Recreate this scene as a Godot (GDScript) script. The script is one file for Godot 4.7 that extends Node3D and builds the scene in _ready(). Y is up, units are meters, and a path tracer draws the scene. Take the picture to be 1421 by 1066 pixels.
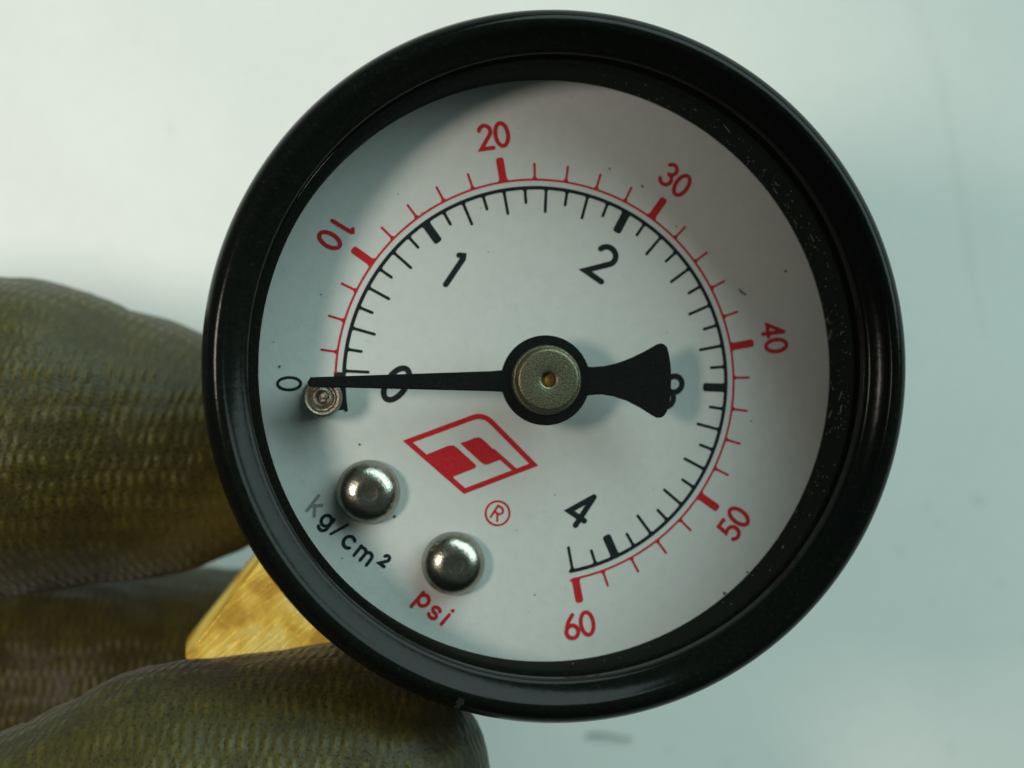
extends Node3D
# A hand in a rubber-dipped knit glove holds a small pressure gauge over a white tabletop.
# Everything is modelled in millimetres in the "desk frame" (x right, y away from the viewer, z up towards the
# camera) and committed in metres; DESK turns that frame into the world, where y is up.

const MM := 0.001
const TABLE_Z := -48.0
var DESK := Transform3D(Basis(Vector3(1, 0, 0), Vector3(0, 0, -1), Vector3(0, 1, 0)), Vector3(0, 0.045, 0))
var rng := RandomNumberGenerator.new()
var M := {}

# the gauge's own axes in the desk frame: the face leans to the right
var GX := Vector3(0.98977733, -0.0014935, -0.14261345)
var GY := Vector3(0, 0.99994517, -0.01047178)
var GN := Vector3(0.14262127, 0.01036473, 0.98972306)
var GC := Vector3(2.106, 0.949, 0)
const DIAL := Vector2(-0.598, -0.769)      # the scale sits a little off the case's axis
const R_RED := 11.64
const R_BLACK := 11.17


func _ready() -> void:
	rng.seed = 71
	var cam := Camera3D.new()
	cam.name = "camera"
	cam.near = 0.005
	cam.far = 5.0
	var lens := CameraAttributesPhysical.new()
	lens.frustum_focal_length = 70.92
	lens.frustum_focus_distance = 0.0852
	lens.frustum_near = 0.005
	lens.frustum_far = 5.0
	lens.exposure_aperture = 42.0
	cam.attributes = lens
	cam.transform = DESK * Transform3D(Basis(), Vector3(0, 0, 90) * MM)
	add_child(cam)
	cam.fov = rad_to_deg(2.0 * atan(533.0 / 24.0 / 90.0))

	var we := WorldEnvironment.new()
	we.name = "environment"
	var env := Environment.new()
	env.background_mode = Environment.BG_COLOR
	env.background_color = Color(0.050, 0.064, 0.058).linear_to_srgb()
	env.tonemap_mode = Environment.TONE_MAPPER_LINEAR
	env.tonemap_exposure = 1.06
	env.sdfgi_enabled = true
	env.ssao_enabled = true
	env.ssil_enabled = true
	we.environment = env
	add_child(we)

	# warm bench spot from the left: its pool ends across the right half of the gauge
	var lamp := SpotLight3D.new()
	lamp.name = "bench_lamp"
	lamp.light_color = Color(1.0, 0.88, 0.76).linear_to_srgb()
	lamp.light_energy = 0.0208
	lamp.light_size = 0.021
	lamp.spot_angle = 28.3
	lamp.spot_angle_attenuation = 0.45
	lamp.spot_range = 3.0
	lamp.spot_attenuation = 2.0
	lamp.shadow_enabled = true
	var lp := Vector3(-100, 14, 150) * MM
	var aim := Vector3(tan(deg_to_rad(11.0)), -0.05, -1.0)
	lamp.transform = DESK * Transform3D(Basis.looking_at(aim, Vector3(0, 1, 0)), lp)
	add_child(lamp)

	# cool window, low on the far right
	var win := AreaLight3D.new()
	win.name = "window_light"
	win.light_color = Color(0.73, 1.0, 0.96).linear_to_srgb()
	win.light_energy = 0.98
	win.area_size = Vector2(1.25, 0.46)
	win.area_range = 4.0
	win.area_attenuation = 2.0
	win.shadow_enabled = true
	var wp := Vector3(0.505, 0.535, 0.315)
	win.transform = DESK * Transform3D(Basis.looking_at(-wp, Vector3(0, 0, 1)), wp)
	add_child(win)

	make_materials()
	make_table()
	make_gauge()
	make_hand()
	make_lint()


# ------------------------------------------------------------------ helpers
func lin(r: float, g: float, b: float) -> Color:
	return Color(r, g, b).linear_to_srgb()


func mat(c: Color, rough: float, metal := 0.0) -> StandardMaterial3D:
	var m := StandardMaterial3D.new()
	m.albedo_color = c
	m.roughness = rough
	m.metallic = metal
	return m


func noise_image(size: int, freq: float, sd: int, type := FastNoiseLite.TYPE_SIMPLEX_SMOOTH, octaves := 4) -> Image:
	var n := FastNoiseLite.new()
	n.noise_type = type
	n.seed = sd
	n.frequency = freq
	n.fractal_octaves = octaves
	var im := n.get_seamless_image(size, size)
	im.convert(Image.FORMAT_L8)
	return im


func ramp_texture(im: Image, stops: Array) -> ImageTexture:
	# grey picture -> colours between stops [[at, Color], ...]
	var lut := PackedByteArray()
	for i in 256:
		var t := i / 255.0
		var c: Color = stops[0][1]
		for k in stops.size() - 1:
			if t >= stops[k][0]:
				c = (stops[k][1] as Color).lerp(stops[k + 1][1], clampf((t - stops[k][0]) / (stops[k + 1][0] - stops[k][0]), 0, 1))
		lut.append_array([c.r8, c.g8, c.b8])
	var src := im.get_data()
	var out := PackedByteArray()
	out.resize(src.size() * 3)
	for i in src.size():
		var v := src[i] * 3
		out[i * 3] = lut[v]
		out[i * 3 + 1] = lut[v + 1]
		out[i * 3 + 2] = lut[v + 2]
	return ImageTexture.create_from_image(Image.create_from_data(im.get_width(), im.get_height(), false, Image.FORMAT_RGB8, out))


func triplanar(m: StandardMaterial3D, tile_mm: float) -> void:
	m.uv1_triplanar = true
	m.uv1_triplanar_sharpness = 4.0
	m.uv1_scale = Vector3.ONE * (1000.0 / tile_mm)


func bump(m: StandardMaterial3D, tex: Texture2D, depth_mm: float) -> void:
	m.heightmap_enabled = true
	m.heightmap_texture = tex
	m.heightmap_scale = depth_mm * 0.1     # drawn in centimetres


func begin() -> SurfaceTool:
	var st := SurfaceTool.new()
	st.begin(Mesh.PRIMITIVE_TRIANGLES)
	return st


func vert(st: SurfaceTool, p: Vector3, n: Vector3, uv := Vector2.ZERO) -> void:
	st.set_normal(n)
	st.set_uv(uv)
	st.add_vertex(p * MM)


func tri(st: SurfaceTool, a: Vector3, b: Vector3, c: Vector3, na: Vector3, nb := Vector3.ZERO, nc := Vector3.ZERO) -> void:
	# winds the face so that its front (clockwise) looks along the normal
	if nb == Vector3.ZERO:
		nb = na
		nc = na
	if (b - a).cross(c - a).dot(na + nb + nc) > 0:
		vert(st, a, na); vert(st, c, nc); vert(st, b, nb)
	else:
		vert(st, a, na); vert(st, b, nb); vert(st, c, nc)


func quad(st: SurfaceTool, a: Vector3, b: Vector3, c: Vector3, d: Vector3, n: Vector3) -> void:
	tri(st, a, b, c, n)
	tri(st, a, c, d, n)


func obj(called: String, mesh: Mesh, m: Material, parent: Node) -> MeshInstance3D:
	var o := MeshInstance3D.new()
	o.name = numbered(called, parent)
	o.mesh = mesh
	o.material_override = m
	o.cast_shadow = GeometryInstance3D.SHADOW_CASTING_SETTING_ON
	parent.add_child(o, true)
	return o


func numbered(called: String, parent: Node) -> String:
	if not parent.has_node(NodePath(called)):
		return called
	var k := 1
	while parent.has_node(NodePath("%s_%03d" % [called, k])):
		k += 1
	return "%s_%03d" % [called, k]


func lathe(st: SurfaceTool, prof: Array, segs := 96, at := Vector3.ZERO) -> void:
	# prof: Vector2(radius, height) from the outside bottom to the inside top; sharp bends stay sharp
	var nrm := []
	for i in prof.size() - 1:
		var d: Vector2 = prof[i + 1] - prof[i]
		nrm.append(Vector2(d.y, -d.x).normalized())
	for i in prof.size() - 1:
		var n0: Vector2 = nrm[i]
		var n1: Vector2 = nrm[i]
		if i > 0 and nrm[i - 1].dot(nrm[i]) > 0.72:
			n0 = (nrm[i - 1] + nrm[i]).normalized()
		if i < nrm.size() - 1 and nrm[i + 1].dot(nrm[i]) > 0.72:
			n1 = (nrm[i + 1] + nrm[i]).normalized()
		for k in segs:
			var a := TAU * k / segs
			var b := TAU * (k + 1) / segs
			var ca := Vector3(cos(a), sin(a), 0)
			var cb := Vector3(cos(b), sin(b), 0)
			var up := Vector3(0, 0, 1)
			var p00: Vector3 = at + ca * prof[i].x + up * prof[i].y
			var p01: Vector3 = at + cb * prof[i].x + up * prof[i].y
			var p10: Vector3 = at + ca * prof[i + 1].x + up * prof[i + 1].y
			var p11: Vector3 = at + cb * prof[i + 1].x + up * prof[i + 1].y
			var m00 := ca * n0.x + up * n0.y
			var m01 := cb * n0.x + up * n0.y
			var m10 := ca * n1.x + up * n1.y
			var m11 := cb * n1.x + up * n1.y
			if prof[i].x > 1e-5:
				tri(st, p00, p01, p11, m00, m01, m11)
			if prof[i + 1].x > 1e-5:
				tri(st, p00, p11, p10, m00, m11, m10)


func disc(st: SurfaceTool, c: Vector3, r: float, segs := 96) -> void:
	for k in segs:
		var a := TAU * k / segs
		var b := TAU * (k + 1) / segs
		tri(st, c, c + Vector3(cos(a), sin(a), 0) * r, c + Vector3(cos(b), sin(b), 0) * r, Vector3(0, 0, 1))


func strip(st: SurfaceTool, pts: Array, w: float, z: float, closed := false, caps := true) -> void:
	# a flat printed stroke with mitred bends and round ends
	var n := pts.size()
	var up := Vector3(0, 0, 1)
	var left := []
	var right := []
	for i in n:
		var d0: Vector2
		var d1: Vector2
		if closed:
			d0 = (pts[i] - pts[(i + n - 1) % n]).normalized()
			d1 = (pts[(i + 1) % n] - pts[i]).normalized()
		else:
			d0 = (pts[i] - pts[i - 1]).normalized() if i > 0 else (pts[1] - pts[0]).normalized()
			d1 = (pts[i + 1] - pts[i]).normalized() if i < n - 1 else d0
		var t := (d0 + d1).normalized()
		var s := Vector2(-t.y, t.x)
		var k: float = w * 0.5 / maxf(0.4, s.dot(Vector2(-d0.y, d0.x)))
		left.append(pts[i] + s * k)
		right.append(pts[i] - s * k)
	for i in (n if closed else n - 1):
		var j := (i + 1) % n
		quad(st, v3(left[i], z), v3(right[i], z), v3(right[j], z), v3(left[j], z), up)
	if caps and not closed:
		for e in 2:
			var c: Vector2 = pts[0] if e == 0 else pts[n - 1]
			var a: Vector2 = (left[0] if e == 0 else right[n - 1]) - c
			for k in 6:
				tri(st, v3(c, z), v3(c + a.rotated(PI * k / 6), z), v3(c + a.rotated(PI * (k + 1) / 6), z), up)


func v3(p: Vector2, z: float) -> Vector3:
	return Vector3(p.x, p.y, z)


func arc(c: Vector2, rx: float, ry: float, a0: float, a1: float, n := 14) -> Array:
	var out := []
	for i in n + 1:
		var a := deg_to_rad(lerpf(a0, a1, float(i) / n))
		out.append(c + Vector2(cos(a) * rx, sin(a) * ry))
	return out


func flat_polygon(st: SurfaceTool, poly: PackedVector2Array, z: float) -> void:
	var ix := Geometry2D.triangulate_polygon(poly)
	for i in range(0, ix.size(), 3):
		tri(st, v3(poly[ix[i]], z), v3(poly[ix[i + 1]], z), v3(poly[ix[i + 2]], z), Vector3(0, 0, 1))


func extrude(st: SurfaceTool, poly: PackedVector2Array, z0: float, z1: float, bevel: float) -> void:
	# a plate with a chamfered upper edge; the outline runs counter-clockwise
	var n := poly.size()
	var inner := PackedVector2Array()
	for i in n:
		var d0 := (poly[i] - poly[(i + n - 1) % n]).normalized()
		var d1 := (poly[(i + 1) % n] - poly[i]).normalized()
		var t := (d0 + d1).normalized()
		var s := Vector2(-t.y, t.x)
		inner.append(poly[i] + s * bevel / maxf(0.5, s.dot(Vector2(-d0.y, d0.x))))
	flat_polygon(st, inner, z1)
	for i in n:
		var j := (i + 1) % n
		var d := (poly[j] - poly[i]).normalized()
		var o := Vector3(d.y, -d.x, 0)
		quad(st, v3(poly[i], z0), v3(poly[j], z0), v3(poly[j], z1 - bevel), v3(poly[i], z1 - bevel), o)
		quad(st, v3(poly[i], z1 - bevel), v3(poly[j], z1 - bevel), v3(inner[j], z1), v3(inner[i], z1), (o + Vector3(0, 0, 1)).normalized())
	var ix := Geometry2D.triangulate_polygon(poly)
	for i in range(0, ix.size(), 3):
		tri(st, v3(poly[ix[i]], z0), v3(poly[ix[i + 1]], z0), v3(poly[ix[i + 2]], z0), Vector3(0, 0, -1))


# ------------------------------------------------------------------ materials
func make_materials() -> void:
	var fine := noise_image(512, 0.03, 3)
	var grain := noise_image(512, 0.12, 5, FastNoiseLite.TYPE_VALUE, 2)
	var blotch := noise_image(256, 0.012, 9)
	var fine_tex := ImageTexture.create_from_image(fine)
	var grain_tex := ImageTexture.create_from_image(grain)

	# printed enamel dial
	M.dial = mat(Color.WHITE, 0.5)
	M.dial.albedo_texture = ramp_texture(fine, [[0.0, lin(0.505, 0.53, 0.51)], [0.5, lin(0.53, 0.555, 0.535)], [1.0, lin(0.545, 0.57, 0.55)]])
	triplanar(M.dial, 14.0)
	bump(M.dial, grain_tex, 0.006)
	M.black_ink = mat(Color.WHITE, 0.6)
	M.black_ink.metallic_specular = 0.15
	M.black_ink.albedo_texture = ramp_texture(grain, [[0.0, lin(0.008, 0.011, 0.012)], [1.0, lin(0.018, 0.024, 0.028)]])
	triplanar(M.black_ink, 6.0)
	M.red_ink = mat(Color.WHITE, 0.6)
	M.red_ink.metallic_specular = 0.2
	M.red_ink.albedo_texture = ramp_texture(grain, [[0.0, lin(0.38, 0.012, 0.018)], [1.0, lin(0.52, 0.024, 0.033)]])
	triplanar(M.red_ink, 5.0)
	M.faded_ink = mat(lin(0.20, 0.22, 0.215), 0.5)
	M.dirt = mat(lin(0.05, 0.055, 0.045), 0.9)

	# black stoved enamel
	M.enamel = mat(Color.WHITE, 0.16)
	M.enamel.metallic_specular = 0.21
	M.enamel.albedo_texture = ramp_texture(grain, [[0.0, lin(0.003, 0.004, 0.003)], [0.75, lin(0.005, 0.006, 0.005)], [1.0, lin(0.016, 0.016, 0.013)]])
	triplanar(M.enamel, 9.0)
	bump(M.enamel, fine_tex, 0.004)
	M.pointer = mat(Color.WHITE, 0.22)
	M.pointer.metallic_specular = 0.3
	M.pointer.albedo_texture = ramp_texture(grain, [[0.0, lin(0.003, 0.004, 0.004)], [0.8, lin(0.006, 0.007, 0.007)], [1.0, lin(0.02, 0.022, 0.018)]])
	triplanar(M.pointer, 5.0)
	# dusty inner wall
	M.dusty = mat(Color.WHITE, 0.75)
	M.dusty.metallic_specular = 0.12
	M.dusty.albedo_texture = ramp_texture(noise_image(512, 0.07, 21, FastNoiseLite.TYPE_SIMPLEX, 3), [[0.0, lin(0.0012, 0.0016, 0.0012)], [0.58, lin(0.002, 0.003, 0.0015)], [0.74, lin(0.004, 0.005, 0.0025)], [1.0, lin(0.014, 0.014, 0.007)]])
	triplanar(M.dusty, 11.0)
	M.fluff = mat(lin(0.20, 0.20, 0.095), 0.9)
	M.chip = mat(lin(0.016, 0.015, 0.015), 0.8)

	# metals
	var scratch := scratch_image(512, 520, 4)
	M.steel = mat(Color.WHITE, 0.26, 1.0)
	M.steel.albedo_texture = ramp_texture(fine, [[0.0, lin(0.20, 0.20, 0.15)], [0.5, lin(0.33, 0.33, 0.27)], [1.0, lin(0.42, 0.41, 0.35)]])
	triplanar(M.steel, 3.2)
	bump(M.steel, fine_tex, 0.006)
	M.hub = mat(Color.WHITE, 0.48, 1.0)
	M.hub.albedo_texture = ramp_texture(fine, [[0.0, lin(0.09, 0.085, 0.05)], [0.5, lin(0.16, 0.155, 0.10)], [1.0, lin(0.23, 0.215, 0.14)]])
	triplanar(M.hub, 2.6)
	bump(M.hub, fine_tex, 0.014)
	M.pin = mat(Color.WHITE, 0.4, 1.0)
	M.pin.albedo_texture = ramp_texture(fine, [[0.0, lin(0.20, 0.18, 0.14)], [1.0, lin(0.44, 0.41, 0.34)]])
	triplanar(M.pin, 2.0)
	bump(M.pin, fine_tex, 0.03)
	M.rust = mat(lin(0.32, 0.17, 0.04), 0.6, 0.6)
	M.brass = mat(Color.WHITE, 0.5, 0.4)
	M.brass.albedo_texture = ramp_texture(blotch, [[0.25, lin(0.66, 0.43, 0.06)], [0.5, lin(0.95, 0.72, 0.12)], [0.75, lin(1.0, 0.88, 0.26)]])
	triplanar(M.brass, 13.0)
	bump(M.brass, ImageTexture.create_from_image(scratch), 0.06)

	# clear window
	M.window = mat(Color(1, 1, 1, 0.0), 0.0)
	M.window.transparency = BaseMaterial3D.TRANSPARENCY_ALPHA

	make_glove_material()

	# tabletop
	M.table = mat(Color.WHITE, 0.5)
	M.table.albedo_texture = table_texture()
	M.lint = mat(lin(0.16, 0.14, 0.10), 0.9)


func scratch_image(size: int, count: int, sd: int) -> Image:
	var r := RandomNumberGenerator.new()
	r.seed = sd
	var base := noise_image(size, 0.02, sd + 40)
	var d := base.get_data()
	for i in d.size():
		d[i] = 150 + (d[i] - 128) / 3
	for k in count:
		var x := r.randf() * size
		var y := r.randf() * size
		var across := r.randf() < 0.16
		var a := r.randfn(0.0, 0.10) + (PI / 2 + 0.25 if not across else 0.15)
		var len := r.randf_range(15, 140) if not across else r.randf_range(20, 60)
		var depth := r.randf_range(15, 90)
		for s in int(len):
			var px := int(x + cos(a) * s) % size
			var py := int(y + sin(a) * s) % size
			if px < 0: px += size
			if py < 0: py += size
			d[py * size + px] = clampi(int(d[py * size + px] - depth), 0, 255)
	return Image.create_from_data(size, size, false, Image.FORMAT_L8, d)


func make_glove_material() -> void:
	# 16 mm tile: staggered rows of knit stitches under a thin rubber film, with specks
	var n := 1024
	var warp := noise_image(n, 0.006, 31).get_data()
	var fuzz := noise_image(n, 0.05, 32).get_data()
	var speck := noise_image(n, 0.035, 33, FastNoiseLite.TYPE_SIMPLEX, 2).get_data()
	var hgt := PackedByteArray()
	var col := PackedByteArray()
	hgt.resize(n * n)
	col.resize(n * n * 3)
	var rows := 12.0
	var cols := 26.0
	var bell := PackedFloat32Array()
	for i in 512:
		bell.append(exp(-pow((i / 511.0 * 2.0 - 1.0) * 1.55, 2.0)))
	for y in n:
		for x in n:
			var i := y * n + x
			var w := (warp[i] - 128) / 128.0
			var v := rows * y / n + w * 0.12
			var r := floorf(v)
			var u := cols * x / n + 0.5 * fposmod(r, 2.0) + (v - r) * 0.12 + w * 0.25
			var fx := u - floorf(u)
			var h: float = bell[int(fx * 511)] * (0.06 + 0.94 * pow(bell[int((v - r) * 511)], 0.7))
			var f := (fuzz[i] - 128) / 128.0
			var amp := clampf(0.72 + w * 0.9, 0.15, 1.0)
			hgt[i] = clampi(int(50 + 165 * h * amp + 20 * f), 0, 255)
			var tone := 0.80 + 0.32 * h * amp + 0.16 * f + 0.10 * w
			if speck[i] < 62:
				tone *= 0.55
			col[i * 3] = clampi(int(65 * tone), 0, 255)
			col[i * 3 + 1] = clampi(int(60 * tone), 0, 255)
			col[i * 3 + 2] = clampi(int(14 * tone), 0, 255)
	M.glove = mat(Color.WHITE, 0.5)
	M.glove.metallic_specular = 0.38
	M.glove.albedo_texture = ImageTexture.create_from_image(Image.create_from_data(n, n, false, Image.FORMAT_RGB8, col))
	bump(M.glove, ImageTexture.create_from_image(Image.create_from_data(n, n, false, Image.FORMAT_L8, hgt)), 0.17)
	M.glove.rim_enabled = true
	M.glove.rim = 0.20
	M.glove.rim_tint = 0.3
	triplanar(M.glove, 16.0)


func table_texture() -> ImageTexture:
	# 160 mm of painted white board: slight mottling, a few brown specks and one long scuff
	var n := 1024
	var base := noise_image(n, 0.008, 51)
	var fine := noise_image(n, 0.09, 52).get_data()
	var d := base.get_data()
	var px := PackedByteArray()
	px.resize(n * n * 3)
	var shade := PackedFloat32Array()
	shade.resize(n * n)
	for i in n * n:
		shade[i] = 1.0 + (d[i] - 128) / 128.0 * 0.012 + (fine[i] - 128) / 128.0 * 0.008
	# scuff (desk mm)
	var a := Vector2(33.5, 40)
	var b := Vector2(43, 4)
	for s in 1200:
		var p := a.lerp(b, s / 1199.0) + Vector2(sin(s * 0.004) * 0.9, 0)
		stain(shade, n, p, 0.4, 0.0010)
	var r := RandomNumberGenerator.new()
	r.seed = 8
	for k in 90:
		stain(shade, n, Vector2(r.randf_range(-80, 80), r.randf_range(-80, 80)), r.randf_range(0.12, 0.38), r.randf_range(0.02, 0.06))
	for s in [[40.6, -10.2, 0.55, 0.12], [40.1, -9.9, 0.4, 0.08], [42.3, -17.2, 0.4, 0.09], [33.6, -14.5, 0.5, 0.07], [36.5, -19.0, 0.45, 0.06], [44.5, -22.2, 0.5, 0.08], [34.5, -34.0, 0.7, 0.07], [33.0, -34.3, 0.8, 0.05], [38.0, -31.5, 0.6, 0.05], [-16.0, 20.0, 0.9, 0.035], [13.5, -31.8, 0.5, 0.07], [18.5, -32.8, 0.45, 0.07]]:
		stain(shade, n, Vector2(s[0], s[1]) * 1.02, s[2] * 0.6, s[3] * 0.9)
	for i in n * n:
		var t := shade[i]
		px[i * 3] = clampi(int(232 * t), 0, 255)
		px[i * 3 + 1] = clampi(int(232 * (t * 1.02 - 0.02)), 0, 255)
		px[i * 3 + 2] = clampi(int(229 * (t * 1.07 - 0.07)), 0, 255)
	return ImageTexture.create_from_image(Image.create_from_data(n, n, false, Image.FORMAT_RGB8, px))


func stain(shade: PackedFloat32Array, n: int, p: Vector2, r_mm: float, dark: float) -> void:
	var k := n / 160.0
	var c := Vector2((p.x + 80) * k, (80 - p.y) * k)
	var r := r_mm * k
	for y in range(int(c.y - 2 * r), int(c.y + 2 * r) + 1):
		for x in range(int(c.x - 2 * r), int(c.x + 2 * r) + 1):
			if x >= 0 and y >= 0 and x < n and y < n:
				shade[y * n + x] -= dark * exp(-Vector2(x, y).distance_squared_to(c) / (r * r))


# ------------------------------------------------------------------ setting
func make_table() -> void:
	var st := begin()
	var n := Vector3(0, 0, 1)
	var h := 700.0
	var e := 3.0
	var c := [Vector3(-h, -h, TABLE_Z), Vector3(h, -h, TABLE_Z), Vector3(h, h, TABLE_Z), Vector3(-h, h, TABLE_Z)]
	for k in [[0, 2, 1], [0, 3, 2]]:
		for i in k:
			vert(st, c[i], n, Vector2((c[i].x + 80) / 160.0, (80 - c[i].y) / 160.0))
	for i in 4:
		var a: Vector3 = c[i]
		var b: Vector3 = c[(i + 1) % 4]
		var o := Vector3(signf((a + b).x) if absf((a + b).x) > 1 else 0.0, signf((a + b).y) if absf((a + b).y) > 1 else 0.0, 0)
		var a1 := a + Vector3(signf(a.x), signf(a.y), -1) * e
		var b1 := b + Vector3(signf(b.x), signf(b.y), -1) * e
		quad(st, a, b, b1, a1, (o + n).normalized())
		quad(st, a1, b1, b1 - n * 22, a1 - n * 22, o)
	quad(st, c[0] + Vector3(-e, -e, -25), c[1] + Vector3(e, -e, -25), c[2] + Vector3(e, e, -25), c[3] + Vector3(-e, e, -25), -n)
	var t := obj("tabletop", st.commit(), M.table, self)
	t.transform = DESK
	t.set_meta("kind", "structure")
	t.set_meta("label", "white painted tabletop with faint specks and a long scuff")


# ------------------------------------------------------------------ gauge
func make_gauge() -> void:
	var g := Node3D.new()
	g.name = "pressure_gauge"
	add_child(g)
	g.transform = DESK * Transform3D(Basis(GX, GY, GN), GC * MM)
	g.set_meta("label", "small round black pressure gauge with white dial and brass stem")
	g.set_meta("category", "pressure gauge")

	# case: the can behind the bezel
	var st := begin()
	lathe(st, [Vector2(0, -24), Vector2(12.6, -24), Vector2(13.8, -23.6), Vector2(14.4, -22.6), Vector2(14.5, -21.5), Vector2(14.5, -3.2), Vector2(16.9, -2.6), Vector2(17.2, -0.6), Vector2(0, -0.5)], 128)
	obj("case", st.commit(), M.enamel, g)

	# bezel: rolled rim with a sloped inner flange
	st = begin()
	lathe(st, [Vector2(17.4, -0.8), Vector2(17.4, -3.4), Vector2(18.8, -3.5), Vector2(19.2, -3.3), Vector2(19.40, -2.9), Vector2(19.46, -2.4),
		Vector2(19.46, 4.9), Vector2(19.42, 5.35), Vector2(19.30, 5.75), Vector2(19.12, 6.08), Vector2(18.88, 6.32), Vector2(18.60, 6.45), Vector2(18.36, 6.44), Vector2(18.20, 6.35), Vector2(18.08, 6.24),
		Vector2(17.82, 6.03), Vector2(17.55, 5.86), Vector2(17.30, 5.74), Vector2(17.14, 5.67), Vector2(17.05, 5.56), Vector2(17.0, 5.3), Vector2(16.97, 4.5)], 220)
	var bz := obj("bezel", st.commit(), M.enamel, g)
	# a worn spot on its rim, lower left
	st = begin()
	var ca := deg_to_rad(-108.0)
	for k in 4:
		var r0 := 18.62 + 0.17 * k
		var z0: float = [6.452, 6.42, 6.30, 6.10, 5.78][k] + 0.012
		var z1: float = [6.452, 6.42, 6.30, 6.10, 5.78][k + 1] + 0.012
		var q := []
		for s in [[r0, -1.0, z0], [r0, 1.0, z0], [r0 + 0.17, 1.0, z1], [r0 + 0.17, -1.0, z1]]:
			var a: float = ca + s[1] * (0.009 + 0.003 * sin(k * 2.0))
			q.append(Vector3(cos(a) * s[0], sin(a) * s[0], s[2]))
		quad(st, q[0], q[1], q[2], q[3], Vector3(cos(ca) * 0.5, sin(ca) * 0.5, 0.8).normalized())
	obj("worn_spot", st.commit(), M.chip, bz)

	# retaining ring under the window: its wall is dusty
	st = begin()
	lathe(st, [Vector2(17.15, -0.3), Vector2(17.15, 4.32), Vector2(17.1, 4.42), Vector2(16.72, 4.42), Vector2(16.62, 4.36), Vector2(16.58, 4.2), Vector2(16.82, -0.3)], 160)
	var rr := obj("retaining_ring", st.commit(), M.dusty, g)
	rr.position = Vector3(0.10, -0.16, 0) * MM
	# bits of fluff caught on it
	st = begin()
	for k in 460:
		var ang := deg_to_rad(rng.randf_range(-50, 90) * 0.5 + [22.0, 60.0, -22.0][k % 3] * 0.5 + rng.randfn(0.0, 9.0)) if k < 420 else rng.randf() * TAU
		var h := rng.randf_range(0.3, 4.2)
		var c := fluff_at(ang, h)
		var along := Vector3(-sin(ang), cos(ang), 0)
		var inward := Vector3(-cos(ang), -sin(ang), 0)
		var t := (along * rng.randfn(0, 1) + Vector3(0, 0, 1) * rng.randfn(0, 0.8)).normalized()
		var l := rng.randf_range(0.015, 0.06)
		if rng.randf() < 0.06:
			l = rng.randf_range(0.15, 0.45)
		var s := t.cross(inward).normalized() * rng.randf_range(0.010, 0.024)
		quad(st, c - t * l - s, c + t * l - s, c + t * l * 0.9 + s + inward * 0.05, c - t * l * 0.9 + s + inward * 0.03, inward)
	var fl := obj("dust", st.commit(), M.fluff, rr)
	fl.set_meta("kind", "stuff")

	# clear window
	st = begin()
	disc(st, Vector3(0, 0, 4.62), 16.99, 128)
	obj("window", st.commit(), M.window, g)

	make_dial(g)
	make_pointer(g)

	# two dome-headed rivets hold the dial
	st = begin()
	lathe(st, [Vector2(1.72, 0.0), Vector2(1.80, 0.12), Vector2(1.82, 0.35), Vector2(1.76, 0.62), Vector2(1.63, 0.88), Vector2(1.42, 1.12), Vector2(1.14, 1.31), Vector2(0.82, 1.44), Vector2(0.56, 1.49), Vector2(0.46, 1.47), Vector2(0.3, 1.45), Vector2(0, 1.44)], 48)
	var rv := st.commit()
	for p in [Vector2(-10.40, -7.08), Vector2(-5.56, -11.20)]:
		var o := obj("rivet", rv, M.steel, g)
		o.position = v3(p, 0) * MM
		o.rotation.z = p.x

	# stop pin: a rolled pin beside the zero mark
	st = begin()
	lathe(st, [Vector2(1.12, 0), Vector2(1.12, 1.95), Vector2(1.06, 2.15), Vector2(0.94, 2.26), Vector2(0.82, 2.22), Vector2(0.72, 2.02), Vector2(0.64, 2.0), Vector2(0.56, 2.16), Vector2(0.44, 2.24), Vector2(0.32, 2.16), Vector2(0.22, 1.95), Vector2(0, 1.9)], 40)
	var sp := obj("stop_pin", st.commit(), M.pin, g)
	sp.position = Vector3(-13.04, -1.75, 0) * MM
	st = begin()
	lathe(st, [Vector2(0.2, 1.85), Vector2(0.2, 2.24), Vector2(0.14, 2.30), Vector2(0, 2.31)], 20)
	var core := obj("pin_core", st.commit(), M.pin, sp)
	core.position = Vector3(0.12, 0.1, 0) * MM

	make_stem(g)


func fluff_at(ang: float, h: float) -> Vector3:
	var r := lerpf(16.82, 16.58, h / 4.2) - 0.012
	return Vector3(cos(ang) * r, sin(ang) * r, h)


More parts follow.
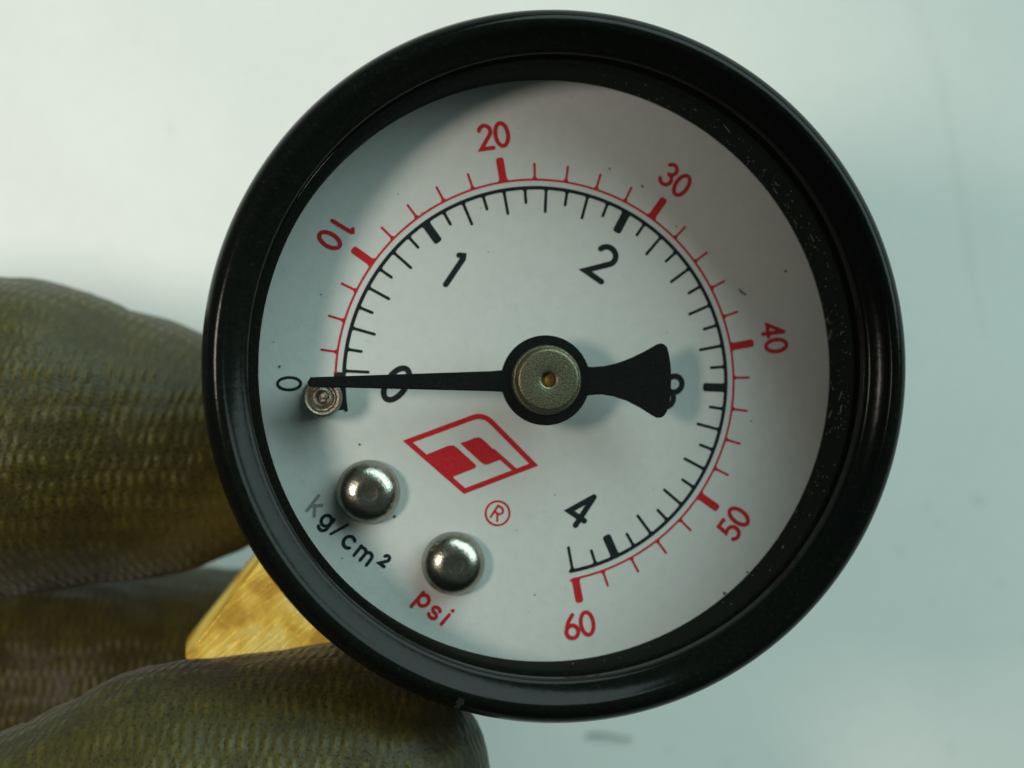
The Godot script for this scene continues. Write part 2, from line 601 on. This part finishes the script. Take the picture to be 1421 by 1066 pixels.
func glyph(ch: String) -> Array:
	# strokes of a rounded drafting alphabet: [points, closed], one em high, centred
	match ch:
		"0": return [[arc(Vector2.ZERO, 0.275, 0.5, 0, 345, 24), true]]
		"1": return [[[Vector2(-0.15, 0.44), Vector2(-0.04, 0.5), Vector2(0.0, 0.42), Vector2(0, -0.5)], false]]
		"2": return [[arc(Vector2(0, 0.24), 0.25, 0.26, 165, -35) + [Vector2(-0.27, -0.5), Vector2(0.27, -0.5)], false]]
		"3": return [[arc(Vector2(0, 0.26), 0.235, 0.24, 150, -90), false], [arc(Vector2(0, -0.24), 0.26, 0.26, 90, -155), false]]
		"4": return [[[Vector2(0.12, 0.5), Vector2(-0.28, -0.25), Vector2(0.27, -0.25)], false], [[Vector2(0.12, 0.5), Vector2(0.12, -0.5)], false]]
		"5": return [[[Vector2(0.2, 0.5), Vector2(-0.17, 0.5), Vector2(-0.2, 0.05)] + arc(Vector2(-0.02, -0.2), 0.27, 0.29, 110, -145), false]]
		"6": return [[[Vector2(0.12, 0.5), Vector2(-0.08, 0.27), Vector2(-0.20, 0.02)], false], [arc(Vector2(0, -0.22), 0.265, 0.28, 0, 345, 20), true]]
		"k": return [[[Vector2(-0.35, 0.95), Vector2(-0.35, -0.5)], false], [[Vector2(0.3, 0.5), Vector2(-0.33, -0.08)], false], [[Vector2(-0.08, 0.12), Vector2(0.36, -0.5)], false]]
		"g": return [[arc(Vector2(-0.04, 0.0), 0.42, 0.48, 0, 345, 20), true], [[Vector2(0.42, 0.5), Vector2(0.42, -0.45)] + arc(Vector2(0.02, -0.5), 0.40, 0.42, 0, -140), false]]
		"c": return [[arc(Vector2.ZERO, 0.46, 0.5, 45, 315, 20), false]]
		"m": return [[[Vector2(-0.66, 0.5), Vector2(-0.66, -0.5)], false], [arc(Vector2(-0.33, 0.15), 0.33, 0.34, 175, 0, 8) + [Vector2(0.0, -0.5)], false], [arc(Vector2(0.33, 0.15), 0.33, 0.34, 175, 0, 8) + [Vector2(0.66, -0.5)], false]]
		"p": return [[[Vector2(-0.42, 0.5), Vector2(-0.42, -1.0)], false], [arc(Vector2(0.04, 0.0), 0.44, 0.48, 0, 345, 20), true]]
		"s": return [[arc(Vector2(0, 0.24), 0.33, 0.25, 25, 260, 12) + arc(Vector2(0, -0.25), 0.36, 0.26, 80, -150, 12), false]]
		"i": return [[[Vector2(0, 0.5), Vector2(0, -0.5)], false], [[Vector2(0, 0.92), Vector2(0, 0.97)], false]]
		"R": return [[[Vector2(-0.28, -0.5), Vector2(-0.28, 0.5), Vector2(0.02, 0.5)] + arc(Vector2(0.02, 0.24), 0.26, 0.26, 80, -90, 8) + [Vector2(-0.26, -0.02)], false], [[Vector2(0.0, -0.02), Vector2(0.3, -0.5)], false]]
	return []


var ink_level := 0


func draw_glyph(st: SurfaceTool, ch: String, at: Vector2, up: Vector2, size: float, pen: float, squeeze := 1.0) -> void:
	up = up.normalized()
	var across := Vector2(up.y, -up.x) * squeeze
	for s in glyph(ch):
		var pts := []
		for p in s[0]:
			pts.append(at + (across * p.x + up * p.y) * size)
		ink_level = (ink_level + 1) % 5
		strip(st, pts, pen, 0.012 + 0.003 * ink_level, s[1])


func mark_mesh(r0: float, r1: float, w: float, round_outer: bool) -> Mesh:
	# one graduation along -x: the ink swells where it leaves the arc (r0) and is round at the free end
	var st := begin()
	var dirn := signf(r1 - r0)
	strip(st, [Vector2(-r0, 0), Vector2(-r1 + dirn * w * 0.5, 0)], w, 0.014, false, false)
	var z := 0.014
	var e := Vector2(-r1 + dirn * w * 0.5, 0)
	var rr := w * 0.5 if not round_outer else minf(w * 0.5, 0.15)
	if round_outer:
		# blunt end with rounded corners
		var h := w * 0.5 - rr
		for s in [-1.0, 1.0]:
			var cc := e + Vector2(0, s * h)
			for k in 4:
				var a0: float = s * PI / 2 * k / 4.0
				var a1: float = s * PI / 2 * (k + 1) / 4.0
				tri(st, v3(cc, z), v3(cc + Vector2(-dirn * cos(a0), sin(a0)) * rr, z), v3(cc + Vector2(-dirn * cos(a1), sin(a1)) * rr, z), Vector3(0, 0, 1))
		quad(st, v3(e + Vector2(0, h), z), v3(e + Vector2(0, -h), z), v3(e + Vector2(-dirn * rr, -h), z), v3(e + Vector2(-dirn * rr, h), z), Vector3(0, 0, 1))
	else:
		for k in 8:
			var a0 := PI * k / 8.0 - PI / 2
			var a1 := PI * (k + 1) / 8.0 - PI / 2
			tri(st, v3(e, z), v3(e + Vector2(-dirn * cos(a0), sin(a0)) * rr, z), v3(e + Vector2(-dirn * cos(a1), sin(a1)) * rr, z), Vector3(0, 0, 1))
	for s in [-1.0, 1.0]:
		var b := Vector2(-r0, 0) + Vector2(0, s * w * 0.5)
		tri(st, v3(b, z), v3(b + Vector2(-dirn * 0.2, 0), z), v3(b + Vector2(0, s * 0.13), z), Vector3(0, 0, 1))
	return st.commit()


func make_dial(g: Node3D) -> void:
	var st := begin()
	disc(st, Vector3.ZERO, 17.1, 128)
	for k in 128:
		var a := TAU * k / 128
		var b := TAU * (k + 1) / 128
		var pa := Vector3(cos(a), sin(a), 0) * 17.1
		var pb := Vector3(cos(b), sin(b), 0) * 17.1
		quad(st, pa, pb, pb - Vector3(0, 0, 0.4), pa - Vector3(0, 0, 0.4), (pa + pb).normalized())
	var d := obj("dial", st.commit(), M.dial, g)
	var up := Vector2(0.556, 0.831)

	# the two arcs
	st = begin()
	strip(st, scale_arc(R_RED, 2.2, 260.0), 0.125, 0.018)
	obj("scale_arc", st.commit(), M.red_ink, d)
	st = begin()
	strip(st, scale_arc(R_BLACK, -8.6, 260.2), 0.21, 0.022)
	obj("scale_arc", st.commit(), M.black_ink, d)
	# the black zero band between the arcs
	st = begin()
	strip(st, scale_arc((R_RED + R_BLACK) * 0.5, -8.4, 2.4), R_RED - R_BLACK + 0.2, 0.016, false, false)
	obj("zero_band", st.commit(), M.black_ink, d)

	# graduations: 0 to 60 psi outside, 0 to 4.2 kg/cm2 inside
	var red_minor := mark_mesh(R_RED, 12.62, 0.135, false)
	var red_major := mark_mesh(R_RED, 13.14, 0.45, true)
	for k in range(1, 31):
		var deg := -10.0 + 9.0 * k
		if k == 1:
			continue
		place_mark(d, red_major if k % 5 == 0 else red_minor, M.red_ink, deg - (0.75 if k == 30 else 0.0))
	var black_short := mark_mesh(R_BLACK, 10.24, 0.17, false)
	var black_long := mark_mesh(R_BLACK, 9.72, 0.17, false)
	var black_thick := mark_mesh(R_BLACK, 9.70, 0.50, true)
	for k in range(2, 43):
		var deg := -10.0 + 6.4 * k
		if k == 42:
			deg = 259.6
		place_mark(d, black_thick if k % 10 == 0 else (black_long if k % 2 == 0 else black_short), M.black_ink, deg)

	# red psi numbers, each turned along its radius
	for n in [
		["10", [["1", -11.864, 7.963], ["0", -12.575, 7.195]], Vector2(0.86, -0.51), 1.30],
		["20", [["2", -3.674, 13.256], ["0", -2.736, 13.433]], Vector2(-0.17, 0.985), 1.33],
		["30", [["3", 7.14, 11.328], ["0", 7.919, 10.709]], Vector2(0.57, 0.82), 1.31],
		["40", [["4", 13.44, 2.243], ["0", 13.641, 1.345]], Vector2(0.985, 0.12), 1.27],
		["50", [["5", 10.784, -9.51], ["0", 11.341, -8.721]], Vector2(-0.80, 0.60), 1.31],
		["60", [["6", 1.351, -14.991], ["0", 2.271, -14.822]], Vector2(-0.17, 0.985), 1.33],
	]:
		st = begin()
		for c in n[1]:
			draw_glyph(st, c[0], Vector2(c[1], c[2]), n[2], n[3], 0.235)
		obj("numeral", st.commit(), M.red_ink, d).set_meta("label", "red number " + n[0])
	st = begin()
	draw_glyph(st, "0", Vector2(-14.837, -0.951), Vector2(1, 0.02), 1.30, 0.165, 0.98)
	obj("numeral", st.commit(), M.black_ink, d).set_meta("label", "small black number 0 at the dial's edge")
	# black kg/cm2 numbers, upright on the dial
	for n in [["0", -8.78, -0.96, 2.05, 0.97], ["1", -5.42, 5.56, 1.95, 1.0], ["2", 3.186, 6.138, 1.95, 1.1], ["3", 7.18, -1.38, 2.0, 0.95], ["4", 1.94, -8.18, 1.95, 1.0]]:
		st = begin()
		draw_glyph(st, n[0], Vector2(n[1], n[2]), up, n[3], 0.33, n[4])
		obj("numeral", st.commit(), M.black_ink, d).set_meta("label", "black number " + n[0])

	# unit names
	var lu := Vector2(0.62, 0.785)
	for n in [["k", -13.40, -7.98, 0.72], ["g", -12.72, -8.72, 0.66], ["c", -11.458, -9.936, 0.68], ["m", -10.62, -10.70, 0.68], ["2", -9.42, -11.0, 0.62]]:
		st = begin()
		draw_glyph(st, n[0], Vector2(n[1], n[2]), lu, n[3], 0.19)
		obj("letter", st.commit(), M.faded_ink if n[0] == "k" else M.black_ink, d)
	st = begin()
	strip(st, [Vector2(-11.55, -8.95), Vector2(-12.50, -9.46)], 0.16, 0.015)
	obj("letter", st.commit(), M.black_ink, d)
	for n in [["p", -7.25, -13.30], ["s", -6.598, -14.02], ["i", -5.98, -14.42]]:
		st = begin()
		draw_glyph(st, n[0], Vector2(n[1], n[2]), Vector2(0.66, 0.75), 0.68, 0.21)
		obj("letter", st.commit(), M.red_ink, d)

	make_emblem(d)

	# registered mark
	st = begin()
	var rc := Vector2(-2.965, -8.382)
	strip(st, ring_points(rc, 0.69), 0.115, 0.02, true)
	draw_glyph(st, "R", rc, up, 0.78, 0.12)
	obj("registered_mark", st.commit(), M.red_ink, d)

	# specks and hairs lying on the dial
	st = begin()
	for s in [[14.22, 5.75, 0.10], [5.55, 10.61, 0.07], [10.46, -13.2, 0.11], [11.86, -12.0, 0.08], [-15.37, 0.0, 0.08], [-10.87, -4.4, 0.07], [-8.9, -8.5, 0.09], [-13.05, 4.1, 0.04], [-5.2, -9.6, 0.05], [7.6, 8.3, 0.05], [12.1, -3.1, 0.05], [3.6, 11.6, 0.06], [-0.8, -13.1, 0.05], [2.4, -12.0, 0.04]]:
		var c := Vector2(s[0], s[1])
		var poly := PackedVector2Array()
		for k in 9:
			poly.append(c + Vector2.from_angle(TAU * k / 9) * s[2] * rng.randf_range(0.6, 1.3))
		flat_polygon(st, poly, 0.03)
	for k in 70:
		var c := Vector2.from_angle(rng.randf() * TAU) * sqrt(rng.randf()) * 16.3
		var poly := PackedVector2Array()
		var r := rng.randf_range(0.012, 0.035)
		for j in 6:
			poly.append(c + Vector2.from_angle(TAU * j / 6) * r * rng.randf_range(0.6, 1.3))
		flat_polygon(st, poly, 0.031)
	strip(st, [Vector2(11.40, 4.62), Vector2(11.55, 4.46), Vector2(11.76, 4.35)], 0.10, 0.034)
	strip(st, [Vector2(5.50, 10.66), Vector2(5.62, 10.58)], 0.05, 0.034)
	obj("dirt", st.commit(), M.dirt, d).set_meta("kind", "stuff")


func scale_arc(r: float, from: float, to: float) -> Array:
	var out := []
	var n := int(absf(to - from) / 1.5) + 2
	for i in n + 1:
		var a := deg_to_rad(180.0 - lerpf(from, to, float(i) / n))
		out.append(DIAL + Vector2(cos(a), sin(a)) * r)
	return out


func ring_points(c: Vector2, r: float) -> Array:
	var out := []
	for i in 36:
		out.append(c + Vector2.from_angle(TAU * i / 36) * r)
	return out


func place_mark(d: Node3D, mesh: Mesh, m: Material, deg: float) -> void:
	var o := obj("scale_mark", mesh, m, d)
	o.transform = Transform3D(Basis(Vector3(0, 0, 1), deg_to_rad(-deg)), v3(DIAL, 0) * MM)


func make_emblem(d: Node3D) -> void:
	# red rhombus outline with two solid panels and a slanting bar
	var o := Vector2(-4.452, -4.96)
	var f := func(x: float, y: float) -> Vector2: return o + Vector2((x - 705.0) * 0.00676 + (y - 435.0) * -0.00012, -(y - 435.0) * 0.00681)
	var st := begin()
	var frame := [f.call(158, 330)]
	for t in 9:
		var u := t / 8.0
		var a: Vector2 = f.call(700, 132)
		var b: Vector2 = f.call(790, 98)
		var c: Vector2 = f.call(865, 165)
		frame.append(a.lerp(b, u).lerp(b.lerp(c, u), u))
	frame.append_array([f.call(1238, 530), f.call(648, 748)])
	strip(st, frame, 0.30, 0.014, true)
	obj("emblem_frame", st.commit(), M.red_ink, d)
	st = begin()
	flat_polygon(st, PackedVector2Array([f.call(270, 432), f.call(315, 440), f.call(500, 366), f.call(545, 362), f.call(575, 382), f.call(735, 525), f.call(744, 545), f.call(725, 560), f.call(560, 622), f.call(535, 645), f.call(545, 672), f.call(520, 655)]), 0.020)
	obj("emblem_panel", st.commit(), M.red_ink, d)
	st = begin()
	flat_polygon(st, PackedVector2Array([f.call(603, 347), f.call(730, 300), f.call(765, 296), f.call(795, 312), f.call(905, 415), f.call(965, 478), f.call(940, 490), f.call(835, 528), f.call(808, 524), f.call(785, 508)]), 0.020)
	strip(st, [f.call(880, 405), f.call(1095, 590)], 0.25, 0.024, false, false)
	obj("emblem_panel", st.commit(), M.red_ink, d)


func make_pointer(g: Node3D) -> void:
	var c := Vector2(-0.64, -0.775)
	var poly := PackedVector2Array()
	# long arm to the left, counter-clockwise round the outline
	var r := 2.52
	poly.append_array([Vector2(-13.70, -0.63), Vector2(-13.86, -0.92), Vector2(-13.72, -1.16)])
	poly.append_array([Vector2(-3.75, -1.385)])
	for p in arc(c, r, r, 195, 340, 26):
		poly.append(p)
	# counterweight
	poly.append_array([Vector2(1.95, -1.60), Vector2(2.5, -1.56), Vector2(3.2, -1.66), Vector2(4.0, -1.92), Vector2(4.8, -2.33), Vector2(5.45, -2.74), Vector2(5.72, -2.88), Vector2(5.95, -2.88), Vector2(6.14, -2.76), Vector2(6.30, -2.52), Vector2(6.46, -1.9), Vector2(6.53, -1.2), Vector2(6.55, -0.5), Vector2(6.50, 0.2), Vector2(6.40, 0.80), Vector2(6.30, 1.12), Vector2(6.14, 1.28), Vector2(5.95, 1.33), Vector2(5.74, 1.27), Vector2(5.0, 0.86), Vector2(4.3, 0.52), Vector2(3.5, 0.22), Vector2(2.7, 0.03), Vector2(1.95, -0.02)])
	for p in arc(c, r, r, 18, 167, 26):
		poly.append(p)
	poly.append(Vector2(-3.75, -0.27))
	var st := begin()
	extrude(st, poly, 2.68, 3.02, 0.07)
	var p := obj("pointer", st.commit(), M.pointer, g)
	st = begin()
	var hc := Vector3(-0.65, -0.76, 0)
	lathe(st, [Vector2(1.96, 2.95), Vector2(1.96, 3.30), Vector2(1.90, 3.40), Vector2(1.80, 3.42), Vector2(1.76, 3.50), Vector2(1.76, 3.86), Vector2(1.68, 3.97), Vector2(1.60, 4.0), Vector2(1.56, 4.004), Vector2(1.0, 4.0), Vector2(0.54, 3.996), Vector2(0.50, 3.985), Vector2(0.42, 3.93), Vector2(0.40, 3.6), Vector2(0.40, 3.3)], 72, hc)
	obj("hub_cap", st.commit(), M.hub, p)
	st = begin()
	lathe(st, [Vector2(0.42, 3.2), Vector2(0.40, 3.52), Vector2(0.2, 3.62), Vector2(0, 3.66)], 24, hc)
	obj("spindle", st.commit(), M.rust, p)
	# the spindle below the pointer
	st = begin()
	lathe(st, [Vector2(0.7, -0.1), Vector2(0.7, 2.72)], 24, hc)
	obj("spindle", st.commit(), M.hub, p)


func make_stem(g: Node3D) -> void:
	# square brass shank leaving the case at the dial's six o'clock, then a threaded end
	var s := Node3D.new()
	s.name = "stem"
	g.add_child(s)
	s.transform = Transform3D(Basis(Vector3(0, 0, 1), deg_to_rad(-38.3)), v3(DIAL, -12.6) * MM)   # local -y runs down the stem
	var st := begin()
	var w := 6.03
	var t := 5.6
	var b := 0.30
	var bz := 4.2
	var y0 := -12.0
	var y1 := -25.75
	# chamfered block: rings from the case outwards
	var rings := []
	for e in [[y0, 0.0], [y1 + 0.12, 0.0], [y1, 0.14]]:
		var ww: float = w - e[1]
		var tt: float = t - e[1]
		rings.append([Vector3(-ww + b, e[0], tt), Vector3(ww - b, e[0], tt), Vector3(ww, e[0], tt - bz), Vector3(ww, e[0], -tt + bz), Vector3(ww - b, e[0], -tt), Vector3(-ww + b, e[0], -tt), Vector3(-ww, e[0], -tt + bz), Vector3(-ww, e[0], tt - bz)])
	for k in 2:
		for i in 8:
			var j := (i + 1) % 8
			var a: Vector3 = rings[k][i]
			var c: Vector3 = rings[k][j]
			var mid := (a + c) * 0.5
			var n := Vector3(mid.x, -0.0 if k == 0 else -3.0, mid.z)
			if i % 4 == 0:
				n.x = 0
			elif i % 4 == 2:
				n.z = 0
			quad(st, a, c, rings[k + 1][j], rings[k + 1][i], n.normalized())
	for i in range(1, 7):
		tri(st, rings[2][0], rings[2][i], rings[2][i + 1], Vector3(0, -1, 0))
	obj("square_shank", st.commit(), M.brass, s)
	st = begin()
	var prof := [Vector2(3.6, 25.0)]
	for k in 13:
		prof.append_array([Vector2(4.7, 26.2 + k * 0.94), Vector2(4.1, 26.67 + k * 0.94)])
	prof.append_array([Vector2(3.9, 38.6), Vector2(1.8, 38.7), Vector2(1.7, 30.0)])
	lathe(st, prof, 40)
	var th := obj("thread", st.commit(), M.brass, s)
	th.rotation.x = PI / 2


# ------------------------------------------------------------------ hand
func make_hand() -> void:
	# capsules [ax, ay, az, ra, bx, by, bz, rb] in desk millimetres
	var bones := [
		# index finger
		[-88, -4, -18, 11.5, -53, -1, -11.0, 10.6], [-53, -1.5, -11.0, 10.9, -32, -3.45, -12.0, 10.1], [-32, -3.45, -12.0, 10.1, -23.5, -4.4, -13.4, 8.2], [-23.5, -4.4, -13.4, 8.2, -19.2, -4.6, -14.0, 6.2],
		# middle finger, behind the stem
		[-90, -22, -25, 11.5, -53, -22.4, -23, 10.4], [-53, -22.4, -23, 10.4, -31, -22.4, -25.6, 9.3], [-31, -22.4, -25.6, 9.3, -14, -22.2, -27.5, 7.9],
		# ring and little fingers, curled below
		[-88, -40, -28, 11, -56, -43, -30, 9.6], [-56, -43, -30, 9.6, -38, -40, -34.5, 8.4], [-38, -40, -34.5, 8.4, -26, -36, -36, 7.4],
		[-84, -55, -29, 9.6, -58, -58, -32, 8.2], [-58, -58, -32, 8.2, -43, -54, -36, 7.2], [-43, -54, -36, 7.2, -35, -50, -37, 6.7],
		# thumb, pressed on the front of the stem
		[-9.6, -23.6, -1.2, 8.5, -19, -25.8, -0.4, 9.3], [-19, -25.8, -0.4, 9.3, -31, -31.4, 0.0, 9.9], [-31, -31.4, 0.0, 9.9, -58, -43, -5, 11.5], [-58, -43, -5, 11.5, -95, -45, -15, 15],
		# palm and wrist
		[-92, -8, -21, 13, -132, -24, -23, 17.5], [-92, -26, -25, 14, -132, -30, -23, 18], [-88, -50, -26, 12.5, -132, -36, -23, 18], [-132, -30, -23, 18, -168, -32, -23, 19],
	]
	var cell := 1.0
	var lo := Vector3(-192, -78, -45)
	var nx := 196
	var ny := 92
	var nz := 62
	var acc := PackedFloat32Array()
	acc.resize(nx * ny * nz)
	var k := 1.7
	for bn in bones:
		var a := Vector3(bn[0], bn[1], bn[2])
		var b := Vector3(bn[4], bn[5], bn[6])
		var ra: float = bn[3]
		var rb: float = bn[7]
		var m := maxf(ra, rb) + 3.5
		var p0 := ((Vector3(minf(a.x, b.x), minf(a.y, b.y), minf(a.z, b.z)) - Vector3.ONE * m - lo) / cell).floor().max(Vector3.ZERO)
		var p1 := ((Vector3(maxf(a.x, b.x), maxf(a.y, b.y), maxf(a.z, b.z)) + Vector3.ONE * m - lo) / cell).ceil().min(Vector3(nx - 1, ny - 1, nz - 1))
		var ab := b - a
		var inv := 1.0 / ab.length_squared()
		for iz in range(int(p0.z), int(p1.z) + 1):
			for iy in range(int(p0.y), int(p1.y) + 1):
				var row := (iz * ny + iy) * nx
				for ix in range(int(p0.x), int(p1.x) + 1):
					var p := lo + Vector3(ix, iy, iz) * cell
					var h := clampf((p - a).dot(ab) * inv, 0.0, 1.0)
					var dd := p.distance_to(a + ab * h) - (ra + (rb - ra) * h)
					if dd < 4.0:
						acc[row + ix] += exp(-k * dd)
	# distance, with the gauge's rim, can and shank pressed into the soft glove
	var to_g := Transform3D(Basis(GX, GY, GN), GC).affine_inverse()
	var turn := deg_to_rad(38.3)
	for iz in nz:
		for iy in ny:
			var row := (iz * ny + iy) * nx
			for ix in nx:
				var s := acc[row + ix]
				var dd := 4.0 if s < 1e-3 else -log(s) / k
				if dd < 1.5 and ix > 160:
					var q := to_g * (lo + Vector3(ix, iy, iz) * cell)
					var r := Vector2(q.x, q.y).length()
					var rim := maxf(r - 19.5, maxf(-3.55 - q.z, q.z - 7.0))
					var can := maxf(r - 14.55, absf(q.z + 12.5) - 12.0)
					var e := (Vector2(q.x, q.y) - DIAL).rotated(turn)
					var shank := maxf(absf(e.x) - 6.08, maxf(absf(q.z + 12.6) - 5.65, maxf(e.y + 10.0, -25.9 - e.y)))
					dd = maxf(dd, -minf(rim, minf(can, shank)))
				acc[row + ix] = dd
	# surface nets
	var idx := PackedInt32Array()
	idx.resize(nx * ny * nz)
	idx.fill(-1)
	var verts := PackedVector3Array()
	var steps := [0, 1, nx, nx + 1, nx * ny, nx * ny + 1, nx * ny + nx, nx * ny + nx + 1]
	var offs := [Vector3(0, 0, 0), Vector3(1, 0, 0), Vector3(0, 1, 0), Vector3(1, 1, 0), Vector3(0, 0, 1), Vector3(1, 0, 1), Vector3(0, 1, 1), Vector3(1, 1, 1)]
	var edges := [[0, 1], [2, 3], [4, 5], [6, 7], [0, 2], [1, 3], [4, 6], [5, 7], [0, 4], [1, 5], [2, 6], [3, 7]]
	for iz in nz - 1:
		for iy in ny - 1:
			var row := (iz * ny + iy) * nx
			for ix in nx - 1:
				var i := row + ix
				var v0 := acc[i]
				if v0 > 1.9 or v0 < -1.9:
					continue
				var inside := 0
				for st_ in steps:
					if acc[i + st_] < 0:
						inside += 1
				if inside == 0 or inside == 8:
					continue
				var sum := Vector3.ZERO
				var n := 0
				for e in edges:
					var fa := acc[i + steps[e[0]]]
					var fb := acc[i + steps[e[1]]]
					if (fa < 0) != (fb < 0):
						sum += (offs[e[0]] as Vector3).lerp(offs[e[1]], fa / (fa - fb))
						n += 1
				idx[i] = verts.size()
				verts.append(lo + (Vector3(ix, iy, iz) + sum / n) * cell)
	var tris := PackedInt32Array()
	var axis := [[1, nx, nx * ny], [nx, nx * ny, 1], [nx * ny, 1, nx]]
	for iz in range(1, nz - 1):
		for iy in range(1, ny - 1):
			var row := (iz * ny + iy) * nx
			for ix in range(1, nx - 1):
				var i := row + ix
				if idx[i] < 0 and idx[i - 1] < 0 and idx[i - nx] < 0 and idx[i - nx * ny] < 0:
					continue
				var fa := acc[i] < 0
				for ax in axis:
					if fa == (acc[i + ax[0]] < 0):
						continue
					var a := idx[i]
					var b := idx[i - ax[1]]
					var c := idx[i - ax[1] - ax[2]]
					var d := idx[i - ax[2]]
					if a < 0 or b < 0 or c < 0 or d < 0:
						continue
					if fa:
						tris.append_array([a, c, b, a, d, c])
					else:
						tris.append_array([a, b, c, a, c, d])
	# relax the nets, then add cloth folds and lumps
	verts = smoothed(verts, tris, 2)
	var normals := mesh_normals(verts, tris)
	var lump := FastNoiseLite.new()
	lump.seed = 12
	lump.frequency = 0.11
	lump.fractal_octaves = 3
	var crease := FastNoiseLite.new()
	crease.seed = 4
	crease.frequency = 0.16
	crease.fractal_octaves = 2
	for i in verts.size():
		var p := verts[i]
		var v := lump.get_noise_3dv(p) * 0.28
		# folds run across the fingers
		var cr := crease.get_noise_3d(p.x * 1.5, p.y * 0.55, p.z * 0.55)
		v -= 0.16 * pow(1.0 - minf(1.0, absf(cr) * 4.0), 3.0)
		verts[i] = p + normals[i] * v
	normals = mesh_normals(verts, tris)
	for i in verts.size():
		verts[i] = verts[i] * MM
	var arr := []
	arr.resize(Mesh.ARRAY_MAX)
	arr[Mesh.ARRAY_VERTEX] = verts
	arr[Mesh.ARRAY_NORMAL] = normals
	arr[Mesh.ARRAY_INDEX] = tris
	var am := ArrayMesh.new()
	am.add_surface_from_arrays(Mesh.PRIMITIVE_TRIANGLES, arr)
	var h := obj("gloved_hand", am, M.glove, self)
	h.transform = DESK
	h.set_meta("label", "hand in an olive rubberized knit glove pinching the gauge's brass stem")
	h.set_meta("category", "hand")


func smoothed(verts: PackedVector3Array, tris: PackedInt32Array, times: int) -> PackedVector3Array:
	for t in times:
		var sum := PackedVector3Array()
		sum.resize(verts.size())
		var cnt := PackedInt32Array()
		cnt.resize(verts.size())
		for i in range(0, tris.size(), 3):
			var a := tris[i]
			var b := tris[i + 1]
			var c := tris[i + 2]
			sum[a] += verts[b] + verts[c]
			sum[b] += verts[a] + verts[c]
			sum[c] += verts[a] + verts[b]
			cnt[a] += 2
			cnt[b] += 2
			cnt[c] += 2
		for i in verts.size():
			if cnt[i]:
				verts[i] = verts[i].lerp(sum[i] / cnt[i], 0.5)
	return verts


func mesh_normals(verts: PackedVector3Array, tris: PackedInt32Array) -> PackedVector3Array:
	var n := PackedVector3Array()
	n.resize(verts.size())
	for i in range(0, tris.size(), 3):
		var a := tris[i]
		var b := tris[i + 1]
		var c := tris[i + 2]
		var f := (verts[c] - verts[a]).cross(verts[b] - verts[a])   # fronts are clockwise
		n[a] += f
		n[b] += f
		n[c] += f
	for i in n.size():
		n[i] = n[i].normalized()
	return n


# ------------------------------------------------------------------ small things
func make_lint() -> void:
	# a short fibre lying on the board below the gauge
	var st := begin()
	var pts := []
	for i in 11:
		var t := i / 10.0
		pts.append(Vector3(lerpf(6.75, 10.7, t), -31.05 - 0.28 * t * t + 0.08 * sin(t * 5.0), TABLE_Z + 0.12 + 0.1 * sin(t * PI)))
	for i in 10:
		var a: Vector3 = pts[i]
		var b: Vector3 = pts[i + 1]
		var t := (b - a).normalized()
		var s := t.cross(Vector3(0, 0, 1)).normalized()
		var u := s.cross(t)
		for k in 6:
			var r := 0.075 - 0.03 * i / 10.0
			var n0 := s * cos(TAU * k / 6) + u * sin(TAU * k / 6)
			var n1 := s * cos(TAU * (k + 1) / 6) + u * sin(TAU * (k + 1) / 6)
			tri(st, a + n0 * r, a + n1 * r, b + n1 * r, n0, n1, n1)
			tri(st, a + n0 * r, b + n1 * r, b + n0 * r, n0, n1, n0)
	var o := obj("lint_fiber", st.commit(), M.lint, self)
	o.transform = DESK
	o.set_meta("label", "short brown fibre lying on the white tabletop below the gauge")
	o.set_meta("category", "fiber")
